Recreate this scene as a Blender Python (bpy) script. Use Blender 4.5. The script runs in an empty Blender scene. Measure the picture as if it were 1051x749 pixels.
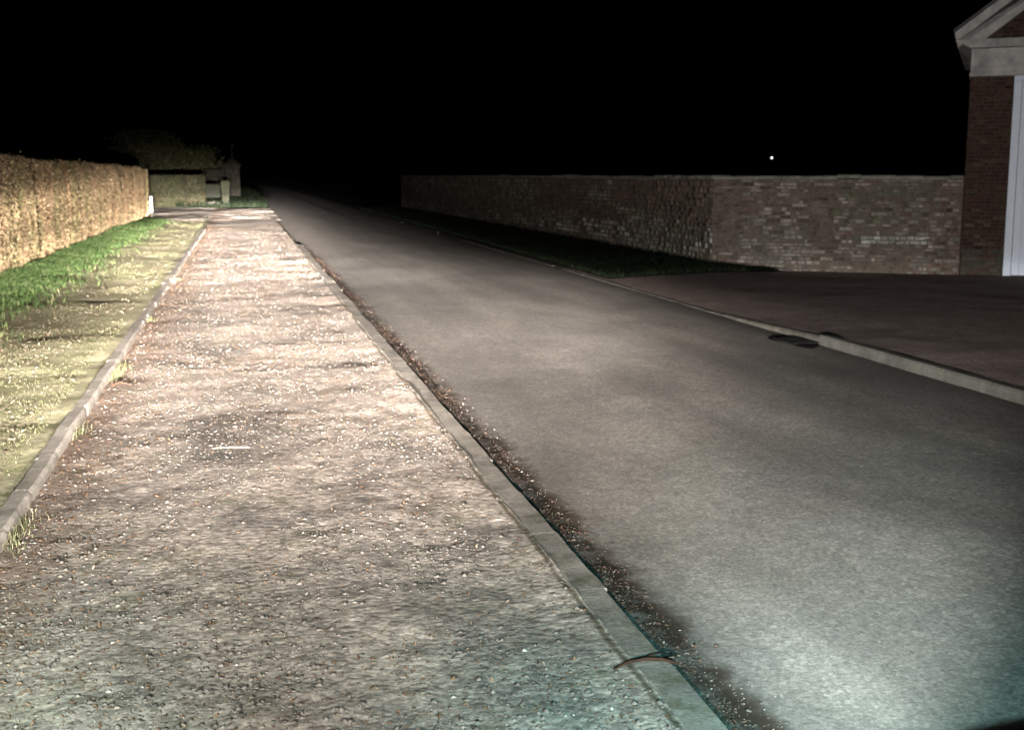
import bpy, math
import numpy as np
from mathutils import Vector

R = math.radians
rng = np.random.default_rng(7)
scene = bpy.context.scene
COL = scene.collection

# ------------------------------------------------------------------ camera
EYE = 2.0
cam_d = bpy.data.cameras.new('camera')
cam_d.sensor_width = 36.0
cam_d.lens = 42.8
cam_d.clip_start = 0.05
cam_d.clip_end = 2000.0
cam = bpy.data.objects.new('camera', cam_d)
cam.location = (0, 0, EYE)
cam.rotation_euler = (R(90 - 8.84), 0, R(-12.42))
COL.objects.link(cam)
scene.camera = cam
cam_d.dof.use_dof = True                 # a hand-held night shot, a little soft far away
cam_d.dof.focus_distance = 6.0
cam_d.dof.aperture_fstop = 3.6

# ------------------------------------------------------------------ night sky
world = bpy.data.worlds.new('World')
scene.world = world
world.use_nodes = True
wn = world.node_tree.nodes
bg = wn['Background']
sky = wn.new('ShaderNodeTexSky')
sky.sky_type = 'NISHITA'
sky.sun_disc = False
sky.sun_elevation = R(-7)
sky.sun_rotation = R(200)
world.node_tree.links.new(sky.outputs[0], bg.inputs[0])
bg.inputs[1].default_value = 0.02

scene.view_settings.view_transform = 'Standard'
scene.view_settings.look = 'None'
scene.view_settings.exposure = 0.0
scene.view_settings.gamma = 1.0
scene.cycles.use_light_tree = False
scene.cycles.use_denoising = True


# ------------------------------------------------------------------ headlamps of the vehicle the photo is taken from
def N(nt, typ, **kw):
    n = nt.nodes.new(typ)
    for k, v in kw.items():
        setattr(n, k, v)
    return n


def math_node(nt, op, a, b=None, c=None):
    n = nt.nodes.new('ShaderNodeMath')
    n.operation = op
    for i, v in enumerate((a, b, c)):
        if v is None:
            continue
        if isinstance(v, (int, float)):
            n.inputs[i].default_value = v
        else:
            nt.links.new(v, n.inputs[i])
    return n.outputs[0]


def curve(nt, val, pts, lo, hi):
    """piecewise curve of a value: pts are (x in lo..hi, y in 0..1)"""
    n = nt.nodes.new('ShaderNodeFloatCurve')
    t = math_node(nt, 'DIVIDE', math_node(nt, 'SUBTRACT', val, lo), hi - lo)
    nt.links.new(t, n.inputs['Value'])
    cv = n.mapping.curves[0]
    n.mapping.use_clip = True
    q = [((x - lo) / (hi - lo), y) for x, y in pts]
    cv.points[0].location = q[0]
    cv.points[1].location = q[-1]
    for p in q[1:-1]:
        cv.points.new(*p)
    for p in cv.points:
        p.handle_type = 'AUTO_CLAMPED'
    n.mapping.update()
    return n.outputs[0]


# log10 of the luminous intensity of a dipped beam over the vertical slope v
BEAM_V = [(-0.6, 1.75), (-0.40, 1.74), (-0.27, 1.86), (-0.20, 2.30), (-0.155, 2.79), (-0.12, 3.27), (-0.09, 3.74), (-0.065, 4.24),
          (-0.043, 4.62), (-0.022, 5.20), (-0.008, 5.10), (0.01, 4.72), (0.025, 4.26), (0.05, 3.30), (0.09, 2.9), (0.2, 2.5), (0.4, 2.2)]
SPILL = 800.0
BEAM_EDGE = [(-0.3, 1.0), (-0.2, 0.98), (-0.13, 0.50), (-0.09, 0.40), (-0.065, 0.345), (-0.043, 0.245), (-0.033, 0.145), (-0.02, 0.075), (0.0, 0.05), (0.1, 0.05)]


def headlamp(name, x, y, z, scale, tint):
    d = bpy.data.lights.new(name, 'SPOT')
    d.energy = 4 * math.pi * scale * 1e5
    d.spot_size = R(150)
    d.spot_blend = 0.3
    d.shadow_soft_size = 0.05
    d.color = tint
    d.use_nodes = True
    nt = d.node_tree
    em = nt.nodes['Emission']
    tc = N(nt, 'ShaderNodeTexCoord')
    sp = N(nt, 'ShaderNodeSeparateXYZ')
    nt.links.new(tc.outputs['Normal'], sp.inputs[0])
    az = math_node(nt, 'MAXIMUM', math_node(nt, 'ABSOLUTE', sp.outputs[2]), 1e-3)
    u = math_node(nt, 'DIVIDE', sp.outputs[0], az)
    v = math_node(nt, 'DIVIDE', sp.outputs[1], az)
    lg = curve(nt, v, [(a, b / 6.0) for a, b in BEAM_V], -0.6, 0.4)
    lg = math_node(nt, 'MULTIPLY', lg, 6.0)
    I = math_node(nt, 'POWER', 10.0, lg)
    # right-hand fade of the dipped beam, wider close to the vehicle
    down = math_node(nt, 'MAXIMUM', math_node(nt, 'MULTIPLY', v, -1.0), 0.0)
    edge = curve(nt, v, BEAM_EDGE, -0.3, 0.1)
    width = math_node(nt, 'ADD', math_node(nt, 'MULTIPLY', down, 0.6), 0.014)
    s = math_node(nt, 'DIVIDE', math_node(nt, 'SUBTRACT', u, edge), width)
    s = math_node(nt, 'MINIMUM', math_node(nt, 'MAXIMUM', s, -20.0), 20.0)
    F = math_node(nt, 'DIVIDE', 1.0, math_node(nt, 'ADD', 1.0, math_node(nt, 'POWER', 2.718, s)))
    # left-hand fade
    Lf = curve(nt, u, [(-2.0, 0.10), (-1.0, 0.22), (-0.5, 0.30), (-0.25, 0.40), (-0.16, 0.52), (-0.10, 0.68), (-0.02, 0.74), (0.08, 0.62), (0.2, 0.72), (0.3, 1.02), (0.42, 0.72), (1.0, 0.45), (2.0, 0.3)], -2.0, 2.0)
    # the level band is weaker towards the near-side verge
    w_ = curve(nt, v, [(-0.2, 0.0), (-0.075, 0.0), (-0.045, 1.0), (-0.005, 1.0), (0.03, 0.0), (0.2, 0.0)], -0.2, 0.2)
    l2 = curve(nt, u, [(-1.0, 0.84), (-0.16, 0.82), (-0.11, 0.66), (-0.075, 0.30), (-0.045, 0.0), (1.0, 0.0)], -1.0, 1.0)
    Lf = math_node(nt, 'MULTIPLY', Lf, 1.32)
    Lf = math_node(nt, 'MULTIPLY', Lf, math_node(nt, 'SUBTRACT', 1.0, math_node(nt, 'MULTIPLY', w_, l2)))
    # narrow distance spot just under the cut-off
    gu = math_node(nt, 'DIVIDE', math_node(nt, 'SUBTRACT', u, 0.008), 0.05)
    gv = math_node(nt, 'DIVIDE', math_node(nt, 'SUBTRACT', v, -0.0138), 0.0085)
    gs = math_node(nt, 'ADD', math_node(nt, 'MULTIPLY', gu, gu), math_node(nt, 'MULTIPLY', gv, gv))
    spot = math_node(nt, 'MULTIPLY', math_node(nt, 'POWER', 2.718, math_node(nt, 'MULTIPLY', math_node(nt, 'MINIMUM', gs, 30.0), -1.0)), 5.2e5)
    I = math_node(nt, 'ADD', I, spot)
    # reflector streaks: the lens of a headlamp throws an uneven pattern
    cb = N(nt, 'ShaderNodeCombineXYZ')
    nt.links.new(math_node(nt, 'MULTIPLY', u, 5.0), cb.inputs[0])
    nt.links.new(math_node(nt, 'MULTIPLY', v, 22.0), cb.inputs[1])
    cb.inputs[2].default_value = x * 3.0
    nz = N(nt, 'ShaderNodeTexNoise')
    nz.inputs['Scale'].default_value = 1.6
    nz.inputs['Detail'].default_value = 2.0
    nt.links.new(cb.outputs[0], nz.inputs['Vector'])
    un = math_node(nt, 'ADD', math_node(nt, 'MULTIPLY', nz.outputs[0], 1.3), 0.35)
    I = math_node(nt, 'MULTIPLY', math_node(nt, 'MULTIPLY', I, F), math_node(nt, 'MULTIPLY', Lf, un))
    side = curve(nt, v, [(-0.4, 0.0), (-0.22, 0.04), (-0.15, 0.2), (-0.10, 0.7), (-0.08, 1.0), (-0.05, 1.5), (-0.025, 1.0), (0.0, 0.8), (0.4, 0.7)], -0.4, 0.4)
    I = math_node(nt, 'ADD', I, math_node(nt, 'MULTIPLY', side, SPILL))
    I = math_node(nt, 'MULTIPLY', I, 1e-5)
    nt.links.new(I, em.inputs['Strength'])
    o = bpy.data.objects.new(name, d)
    o.location = (x, y, z)
    o.rotation_euler = (R(90), 0, 0)
    COL.objects.link(o)
    return o


headlamp('headlamp', -0.68, 1.25, 0.85, 0.5, (1.0, 0.92, 0.87))
headlamp('headlamp', 0.68, 1.25, 0.85, 0.5, (1.0, 0.92, 0.87))


def near_fill_light(x, y, z, tx, ty, tz, watts, size, blend, tint):  # aimed fill spot, added to brighten the near ground
    d = bpy.data.lights.new('near_fill_light', 'SPOT')
    d.energy = watts
    d.spot_size = R(size)
    d.spot_blend = blend
    d.shadow_soft_size = 0.08
    d.color = tint
    o = bpy.data.objects.new('near_fill_light', d)
    o.location = (x, y, z)
    o.rotation_euler = (Vector((tx, ty, tz)) - Vector((x, y, z))).to_track_quat('-Z', 'Y').to_euler()
    COL.objects.link(o)


# cool fill spot added to stand in for windscreen reflections, near right
near_fill_light(0.95, 1.2, 1.15, 1.75, 3.8, 0.0, 780.0, 68, 1.0, (0.30, 0.93, 1.0))
near_fill_light(-0.95, 1.2, 1.15, -1.9, 4.2, 0.0, 2000.0, 76, 1.0, (0.72, 1.0, 0.97))  # second fill spot, added to lift the near left
# neutral fill spot added to brighten the road at near right
near_fill_light(0.90, 1.25, 0.9, 3.55, 7.0, 0.0, 4900.0, 26, 1.0, (0.86, 0.98, 1.0))


# ------------------------------------------------------------------ helpers
def hash2(ix, iy, seed):
    h = np.sin(ix * 127.1 + iy * 311.7 + seed * 74.7) * 43758.5453
    return h - np.floor(h)


def vnoise(x, y, seed=0):
    x = np.asarray(x, float)
    y = np.asarray(y, float)
    ix, iy = np.floor(x), np.floor(y)
    fx, fy = x - ix, y - iy
    fx = fx * fx * (3 - 2 * fx)
    fy = fy * fy * (3 - 2 * fy)
    a = hash2(ix, iy, seed)
    b = hash2(ix + 1, iy, seed)
    c = hash2(ix, iy + 1, seed)
    d = hash2(ix + 1, iy + 1, seed)
    return (a * (1 - fx) + b * fx) * (1 - fy) + (c * (1 - fx) + d * fx) * fy


def fbm(x, y, seed=0, octs=4):
    s, a, t = 0.0, 1.0, 0.0
    for k in range(octs):
        s = s + a * vnoise(x * 2 ** k, y * 2 ** k, seed + k * 13)
        t += a
        a *= 0.5
    return s / t


def tag(o, label=None, cat=None, group=None, kind=None):
    if label:
        o['label'] = label
    if cat:
        o['category'] = cat
    if group:
        o['group'] = group
    if kind:
        o['kind'] = kind
    return o


def empty(name, loc=(0, 0, 0), rz=0.0):
    o = bpy.data.objects.new(name, None)
    o.location = loc
    o.rotation_euler = (0, 0, rz)
    o.empty_display_size = 0.2
    COL.objects.link(o)
    return o


def mesh_obj(name, verts, faces, mat=None, parent=None, smooth=False, col=None):
    """faces: array (n,k) or list of tuples; col: per-face RGB"""
    me = bpy.data.meshes.new(name)
    verts = np.asarray(verts, np.float32).reshape(-1, 3)
    if isinstance(faces, np.ndarray) and faces.ndim == 2:
        n, k = faces.shape
        me.vertices.add(len(verts))
        me.vertices.foreach_set('co', verts.ravel())
        me.loops.add(n * k)
        me.loops.foreach_set('vertex_index', faces.astype(np.int32).ravel())
        me.polygons.add(n)
        me.polygons.foreach_set('loop_start', np.arange(0, n * k, k, dtype=np.int32))
        me.update(calc_edges=True)
        me.validate()
    else:
        me.from_pydata([tuple(v) for v in verts], [], [tuple(int(i) for i in f) for f in faces])
        me.update()
    if smooth:
        me.polygons.foreach_set('use_smooth', np.ones(len(me.polygons), bool))
    if col is not None:
        at = me.attributes.new('Col', 'FLOAT_COLOR', 'FACE')
        c = np.ones((len(me.polygons), 4), np.float32)
        c[:, :3] = np.asarray(col)[:len(me.polygons)]
        at.data.foreach_set('color', c.ravel())
    if mat:
        me.materials.append(mat)
    o = bpy.data.objects.new(name, me)
    COL.objects.link(o)
    if parent:
        o.parent = parent
    return o


class MB:
    """collects simple solids into one mesh"""

    def __init__(self):
        self.v, self.f = [], []

    def box(self, x0, x1, y0, y1, z0, z1):
        b = len(self.v)
        self.v += [(x0, y0, z0), (x1, y0, z0), (x1, y1, z0), (x0, y1, z0), (x0, y0, z1), (x1, y0, z1), (x1, y1, z1), (x0, y1, z1)]
        self.f += [(b, b + 3, b + 2, b + 1), (b + 4, b + 5, b + 6, b + 7), (b, b + 1, b + 5, b + 4), (b + 1, b + 2, b + 6, b + 5), (b + 2, b + 3, b + 7, b + 6), (b + 3, b, b + 4, b + 7)]
        return self

    def prism(self, poly, y0, y1):
        """polygon in xz extruded along y"""
        b = len(self.v)
        n = len(poly)
        self.v += [(x, y0, z) for x, z in poly] + [(x, y1, z) for x, z in poly]
        self.f += [tuple(range(b, b + n)), tuple(range(b + 2 * n - 1, b + n - 1, -1))]
        self.f += [(b + i, b + n + i, b + n + (i + 1) % n, b + (i + 1) % n) for i in range(n)]
        return self

    def tube(self, pts, rad, seg=8):
        pts = [Vector(p) for p in pts]
        rad = [rad] * len(pts) if isinstance(rad, (int, float)) else rad
        b = len(self.v)
        for i, p in enumerate(pts):
            t = (pts[min(i + 1, len(pts) - 1)] - pts[max(i - 1, 0)]).normalized()
            a = t.cross(Vector((0.31, 0.2, 0.93)))
            if a.length < 1e-3:
                a = t.cross(Vector((1, 0, 0)))
            a.normalize()
            c = t.cross(a)
            for k in range(seg):
                an = 2 * math.pi * k / seg
                self.v.append(tuple(p + (a * math.cos(an) + c * math.sin(an)) * rad[i]))
        for i in range(len(pts) - 1):
            for k in range(seg):
                k2 = (k + 1) % seg
                self.f.append((b + i * seg + k, b + i * seg + k2, b + (i + 1) * seg + k2, b + (i + 1) * seg + k))
        self.f.append(tuple(b + k for k in range(seg - 1, -1, -1)))
        e = b + (len(pts) - 1) * seg
        self.f.append(tuple(e + k for k in range(seg)))
        return self

    def lathe(self, prof, cx=0, cy=0, seg=16):
        b = len(self.v)
        for r, z in prof:
            for k in range(seg):
                an = 2 * math.pi * k / seg
                self.v.append((cx + r * math.cos(an), cy + r * math.sin(an), z))
        for i in range(len(prof) - 1):
            for k in range(seg):
                k2 = (k + 1) % seg
                self.f.append((b + i * seg + k, b + i * seg + k2, b + (i + 1) * seg + k2, b + (i + 1) * seg + k))
        self.f.append(tuple(b + k for k in range(seg - 1, -1, -1)))
        e = b + (len(prof) - 1) * seg
        self.f.append(tuple(e + k for k in range(seg)))
        return self

    def build(self, name, mat, parent=None, bevel=0.0, smooth=False):
        o = mesh_obj(name, self.v, self.f, mat, parent, smooth)
        if bevel:
            m = o.modifiers.new('bevel', 'BEVEL')
            m.width = bevel
            m.segments = 2
            m.limit_method = 'ANGLE'
        return o


# ------------------------------------------------------------------ materials
def mat(name, rough=0.9, spec=0.2):
    m = bpy.data.materials.new(name)
    m.use_nodes = True
    b = m.node_tree.nodes['Principled BSDF']
    b.inputs['Roughness'].default_value = rough
    b.inputs['Specular IOR Level'].default_value = spec
    return m, m.node_tree, b


def noise(nt, vec, scale, detail=4.0, rough=0.55, dist=0.0):
    n = N(nt, 'ShaderNodeTexNoise')
    n.inputs['Scale'].default_value = scale
    n.inputs['Detail'].default_value = detail
    n.inputs['Roughness'].default_value = rough
    n.inputs['Distortion'].default_value = dist
    nt.links.new(vec, n.inputs['Vector'])
    return n.outputs[0]


def ramp(nt, fac, stops, interp='LINEAR'):
    r = N(nt, 'ShaderNodeValToRGB')
    r.color_ramp.interpolation = interp
    el = r.color_ramp.elements
    while len(el) < len(stops):
        el.new(0.5)
    for e, (p, c) in zip(el, stops):
        e.position = p
        e.color = (*c, 1) if len(c) == 3 else c
    nt.links.new(fac, r.inputs[0])
    return r.outputs[0]


def g(v):
    return (v, v, v)


def mix(nt, fac, a, b, blend='MIX'):
    m = N(nt, 'ShaderNodeMix', data_type='RGBA', blend_type=blend)
    for i, v in ((0, fac), (6, a), (7, b)):
        if isinstance(v, (int, float)):
            m.inputs[i].default_value = v
        elif isinstance(v, tuple):
            m.inputs[i].default_value = (*v, 1)
        else:
            nt.links.new(v, m.inputs[i])
    return m.outputs[2]


def bump(nt, h, b, strength, dist):
    n = N(nt, 'ShaderNodeBump')
    n.inputs['Strength'].default_value = strength
    n.inputs['Distance'].default_value = dist
    nt.links.new(h, n.inputs['Height'])
    nt.links.new(n.outputs[0], b.inputs['Normal'])


def coords(nt):
    tc = N(nt, 'ShaderNodeTexCoord')
    sp = N(nt, 'ShaderNodeSeparateXYZ')
    nt.links.new(tc.outputs['Object'], sp.inputs[0])
    return tc.outputs['Object'], sp.outputs[0], sp.outputs[1], sp.outputs[2]


def island_mat(name, stops, rough=0.85, spec=0.15, blotch=None):
    """colour varies from one leaf / stone / blade to the next"""
    m, nt, b = mat(name, rough, spec)
    ge = N(nt, 'ShaderNodeNewGeometry')
    c = ramp(nt, ge.outputs['Random Per Island'], stops)
    if blotch:                          # drifts of greener, paler and browner foliage over the plant
        v, x, y, z = coords(nt)
        mp = N(nt, 'ShaderNodeMapping')
        mp.inputs['Scale'].default_value = blotch
        nt.links.new(v, mp.inputs[0])
        n1 = noise(nt, mp.outputs[0], 1.0, 4, 0.6)
        n2 = noise(nt, mp.outputs[0], 2.7, 4, 0.65)
        c = mix(nt, 1.0, c, ramp(nt, n1, [(0.32, (0.72, 0.86, 0.66)), (0.5, (1.0, 1.0, 1.0)), (0.68, (1.22, 1.06, 1.05))]), 'MULTIPLY')
        c = mix(nt, 1.0, c, ramp(nt, n2, [(0.34, g(0.66)), (0.5, g(1.0)), (0.66, g(1.3))]), 'MULTIPLY')
    nt.links.new(c, b.inputs['Base Color'])
    return m


def band(nt, x, centre, half, soft):
    """1 inside |x-centre|<half, soft edge"""
    d = math_node(nt, 'ABSOLUTE', math_node(nt, 'SUBTRACT', x, centre))
    mr = N(nt, 'ShaderNodeMapRange', interpolation_type='SMOOTHSTEP')
    nt.links.new(d, mr.inputs[0])
    mr.inputs[1].default_value = half + soft
    mr.inputs[2].default_value = max(half - soft, 0)
    return mr.outputs[0]


def earth_mat():
    m, nt, b = mat('field_earth')
    v, x, y, z = coords(nt)
    n = noise(nt, v, 0.8, 6)
    nt.links.new(ramp(nt, n, [(0.3, (0.03, 0.035, 0.018)), (0.7, (0.06, 0.065, 0.03))]), b.inputs['Base Color'])
    bump(nt, noise(nt, v, 9, 5), b, 0.6, 0.05)
    return m


def asphalt_mat():
    m, nt, b = mat('worn_asphalt', 0.88, 0.25)
    v, x, y, z = coords(nt)
    mp = N(nt, 'ShaderNodeMapping')
    mp.inputs['Scale'].default_value = (1.0, 0.28, 1.0)
    nt.links.new(v, mp.inputs[0])
    big = noise(nt, mp.outputs[0], 1.1, 5, 0.55, 0.4)
    fine = noise(nt, v, 55, 4, 0.8)
    mid = noise(nt, v, 7, 6, 0.7, 0.3)
    c = ramp(nt, big, [(0.28, (0.165, 0.147, 0.128)), (0.5, (0.225, 0.203, 0.178)), (0.74, (0.29, 0.262, 0.23))])
    c = mix(nt, ramp(nt, mid, [(0.40, g(0.0)), (0.62, g(0.55))]), c, (0.15, 0.138, 0.122))
    c = mix(nt, 0.75, c, ramp(nt, fine, [(0.25, g(0.25)), (0.5, g(0.95)), (0.75, g(1.9))]), 'MULTIPLY')
    # worn wheel tracks and long patches of newer tar
    mt = N(nt, 'ShaderNodeMapping')
    mt.inputs['Scale'].default_value = (1.5, 0.07, 1.0)
    nt.links.new(v, mt.inputs[0])
    trk = noise(nt, mt.outputs[0], 1.0, 3, 0.5, 0.3)
    c = mix(nt, 1.0, c, ramp(nt, trk, [(0.35, g(0.86)), (0.5, g(1.0)), (0.66, g(1.10))]), 'MULTIPLY')
    blot = noise(nt, v, 0.55, 6, 0.62, 0.8)
    c = mix(nt, 1.0, c, ramp(nt, blot, [(0.34, (0.84, 0.83, 0.82)), (0.47, g(0.99)), (0.62, (1.05, 1.04, 1.01))]), 'MULTIPLY')
    spk = N(nt, 'ShaderNodeTexVoronoi')
    spk.inputs['Scale'].default_value = 42
    nt.links.new(v, spk.inputs['Vector'])
    agg = ramp(nt, spk.outputs['Color'], [(0.1, g(0.72)), (0.6, g(1.0)), (0.95, g(1.38))])
    c = mix(nt, 0.8, c, agg, 'MULTIPLY')
    # dirt and leaf mould washed along the kerb, with a ragged outline
    wob = noise(nt, v, 1.7, 6, 0.7)
    xx = math_node(nt, 'ADD', x, math_node(nt, 'MULTIPLY', math_node(nt, 'SUBTRACT', wob, 0.5), 0.34))
    d1 = band(nt, xx, 1.80, 0.10, 0.07)
    brk = ramp(nt, noise(nt, v, 4.0, 4, 0.6), [(0.38, g(0.25)), (0.52, g(1))])
    c = mix(nt, math_node(nt, 'MULTIPLY', d1, brk), c, (0.050, 0.034, 0.024))
    # long cracks beside it
    wob2 = noise(nt, v, 2.6, 5, 0.6)
    x2 = math_node(nt, 'ADD', x, math_node(nt, 'MULTIPLY', math_node(nt, 'SUBTRACT', wob2, 0.5), 0.12))
    d2 = band(nt, x2, 1.97, 0.012, 0.014)
    brk2 = ramp(nt, noise(nt, v, 0.9, 3, 0.5), [(0.48, g(0)), (0.56, g(0.7))])
    # mud along the right edge
    d3 = band(nt, xx, 7.0, 0.35, 0.35)
    c = mix(nt, math_node(nt, 'MULTIPLY', d3, 0.8), c, (0.055, 0.045, 0.035))
    # kerb shadow painted into the asphalt as a dark line, far down the road
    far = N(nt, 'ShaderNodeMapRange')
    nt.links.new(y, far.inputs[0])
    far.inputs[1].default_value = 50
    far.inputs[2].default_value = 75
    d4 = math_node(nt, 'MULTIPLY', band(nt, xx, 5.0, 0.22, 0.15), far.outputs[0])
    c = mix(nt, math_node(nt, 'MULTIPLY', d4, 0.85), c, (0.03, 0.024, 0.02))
    # pale grit dragged out of the path and the side road at the junction
    def ss(val, a_, b_):
        m_ = N(nt, 'ShaderNodeMapRange', interpolation_type='SMOOTHSTEP')
        nt.links.new(val, m_.inputs[0])
        m_.inputs[1].default_value = a_
        m_.inputs[2].default_value = b_
        return m_.outputs[0]
    xw = math_node(nt, 'ADD', x, math_node(nt, 'MULTIPLY', math_node(nt, 'SUBTRACT', wob, 0.5), 1.6))
    jn = math_node(nt, 'MULTIPLY', math_node(nt, 'SUBTRACT', 1.0, ss(xw, 1.5, 4.2)), ss(y, 27, 40))
    jn = math_node(nt, 'MULTIPLY', jn, math_node(nt, 'SUBTRACT', 1.0, ss(y, 80, 120)))
    c = mix(nt, math_node(nt, 'MULTIPLY', jn, 0.85), c, (0.36, 0.31, 0.265))
    nt.links.new(c, b.inputs['Base Color'])
    h = math_node(nt, 'ADD', math_node(nt, 'MULTIPLY', fine, 0.25), mid)
    bump(nt, h, b, 0.55, 0.006)
    return m


def path_mat(name='path_surface', k=1.0):
    m, nt, b = mat(name, 0.9, 0.15)
    v, x, y, z = coords(nt)
    mp = N(nt, 'ShaderNodeMapping')
    mp.inputs['Scale'].default_value = (0.6, 0.45, 1.0)
    nt.links.new(v, mp.inputs[0])
    big = noise(nt, mp.outputs[0], 1.3, 5, 0.6, 0.5)
    mid = noise(nt, v, 11, 5, 0.7)
    fine = noise(nt, v, 42, 5, 0.8)
    c = ramp(nt, big, [(0.34, (0.16 * k, 0.145 * k, 0.128 * k)), (0.45, (0.31 * k, 0.272 * k, 0.238 * k)), (0.56, (0.375 * k, 0.325 * k, 0.278 * k)), (0.72, (0.44 * k, 0.375 * k, 0.325 * k))])
    c = mix(nt, 0.8, c, ramp(nt, mid, [(0.30, g(0.45)), (0.5, g(1.0)), (0.68, g(1.5))]), 'MULTIPLY')
    c = mix(nt, 0.9, c, ramp(nt, fine, [(0.32, g(0.52)), (0.5, g(1.0)), (0.66, g(1.5))]), 'MULTIPLY')
    vc = N(nt, 'ShaderNodeTexVoronoi')
    vc.inputs['Scale'].default_value = 27
    nt.links.new(v, vc.inputs['Vector'])
    c = mix(nt, 0.75, c, ramp(nt, vc.outputs['Color'], [(0.1, (0.62, 0.60, 0.58)), (0.5, (0.98, 0.97, 0.96)), (0.9, (1.4, 1.36, 1.3))]), 'MULTIPLY')
    # stone chips showing through
    vo = N(nt, 'ShaderNodeTexVoronoi')
    vo.inputs['Scale'].default_value = 30
    nt.links.new(v, vo.inputs['Vector'])
    chip = ramp(nt, vo.outputs['Distance'], [(0.18, g(1)), (0.30, g(0))])
    sel = ramp(nt, vo.outputs['Color'], [(0.55, g(0)), (0.62, g(1))])
    c = mix(nt, math_node(nt, 'MULTIPLY', math_node(nt, 'MULTIPLY', chip, sel), 0.75), c, (0.46, 0.40, 0.33))
    # moss
    mo = noise(nt, v, 2.1, 5, 0.7)
    c = mix(nt, ramp(nt, mo, [(0.55, g(0)), (0.70, g(0.5))]), c, (0.15, 0.15, 0.07))
    # rusty leaf mould against the left kerb
    wob = noise(nt, v, 2.3, 5, 0.7)
    xx = math_node(nt, 'ADD', x, math_node(nt, 'MULTIPLY', math_node(nt, 'SUBTRACT', wob, 0.5), 0.7))
    c = mix(nt, math_node(nt, 'MULTIPLY', band(nt, xx, -1.3, 0.25, 0.25), 0.6), c, (0.19, 0.125, 0.09))
    xk = math_node(nt, 'ADD', x, math_node(nt, 'MULTIPLY', math_node(nt, 'SUBTRACT', wob, 0.5), 0.06))
    c = mix(nt, math_node(nt, 'MULTIPLY', band(nt, xk, 1.475, 0.014, 0.012), 0.8), c, (0.07, 0.06, 0.035))
    nt.links.new(c, b.inputs['Base Color'])
    vb = N(nt, 'ShaderNodeTexVoronoi')
    vb.inputs['Scale'].default_value = 27
    nt.links.new(v, vb.inputs['Vector'])
    peb = math_node(nt, 'SUBTRACT', 1.0, vb.outputs['Distance'])
    h = math_node(nt, 'ADD', math_node(nt, 'ADD', math_node(nt, 'MULTIPLY', fine, 0.3), mid), math_node(nt, 'MULTIPLY', peb, 0.45))
    bump(nt, h, b, 0.85, 0.0085)
    return m


def soil_mat(name, a, c2, scale=6.0):
    m, nt, b = mat(name, 0.95, 0.1)
    v, x, y, z = coords(nt)
    c = ramp(nt, noise(nt, v, scale, 6, 0.7), [(0.3, a), (0.7, c2)])
    c = mix(nt, 0.6, c, ramp(nt, noise(nt, v, scale * 9, 4, 0.7), [(0.3, g(0.5)), (0.7, g(1.5))]), 'MULTIPLY')
    nt.links.new(c, b.inputs['Base Color'])
    bump(nt, noise(nt, v, scale * 4, 5, 0.7), b, 0.8, 0.02)
    return m


def stone_mat(name, a, c2, moss=0.3):
    m, nt, b = mat(name, 0.88, 0.2)
    v, x, y, z = coords(nt)
    c = ramp(nt, noise(nt, v, 3.5, 6, 0.65), [(0.3, a), (0.7, c2)])
    c = mix(nt, 0.7, c, ramp(nt, noise(nt, v, 60, 4, 0.7), [(0.3, g(0.6)), (0.7, g(1.4))]), 'MULTIPLY')
    c = mix(nt, ramp(nt, noise(nt, v, 5, 5, 0.7), [(0.50, g(0)), (0.66, g(moss))]), c, (0.085, 0.082, 0.045))
    c = mix(nt, 1.0, c, ramp(nt, noise(nt, v, 1.6, 5, 0.7), [(0.34, g(0.62)), (0.55, g(1.05))]), 'MULTIPLY')
    nt.links.new(c, b.inputs['Base Color'])
    bump(nt, noise(nt, v, 35, 5, 0.7), b, 0.6, 0.008)
    return m


def attr_mat(name, rough=0.9, worn=True, relief=0.7):
    m, nt, b = mat(name, rough, 0.15)
    a = N(nt, 'ShaderNodeAttribute', attribute_name='Col')
    v, x, y, z = coords(nt)
    c = mix(nt, 0.9, a.outputs[0], ramp(nt, noise(nt, v, 16, 6, 0.75), [(0.30, g(0.35)), (0.5, g(1.0)), (0.70, g(1.6))]), 'MULTIPLY')
    # flaking limewash, soot and lichen spread across neighbouring bricks
    k = 1.0 if worn else 0.25
    c = mix(nt, ramp(nt, noise(nt, v, 3.2, 6, 0.72, 0.6), [(0.49, g(0)), (0.62, g(0.65 * k))]), c, (0.24, 0.205, 0.172) if worn else (0.1, 0.08, 0.07))
    c = mix(nt, ramp(nt, noise(nt, v, 1.9, 6, 0.7, 0.5), [(0.50, g(0)), (0.64, g(0.7 * k))]), c, (0.055, 0.043, 0.033))
    c = mix(nt, ramp(nt, noise(nt, v, 5.5, 5, 0.7), [(0.56, g(0)), (0.68, g(0.45 * k))]), c, (0.10, 0.11, 0.065))
    nt.links.new(c, b.inputs['Base Color'])
    bump(nt, noise(nt, v, 30, 5, 0.7), b, relief, 0.012 if relief > 0.3 else 0.004)
    return m


def flat_mat(name, c, rough=0.6, spec=0.3, wear=0.15, scale=8):
    m, nt, b = mat(name, rough, spec)
    v, x, y, z = coords(nt)
    lo = tuple(q * (1 - wear) for q in c)
    hi = tuple(min(q * (1 + wear), 1) for q in c)
    nt.links.new(ramp(nt, noise(nt, v, scale, 5, 0.65), [(0.3, lo), (0.7, hi)]), b.inputs['Base Color'])
    bump(nt, noise(nt, v, scale * 4, 4), b, 0.25, 0.004)
    return m


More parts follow.
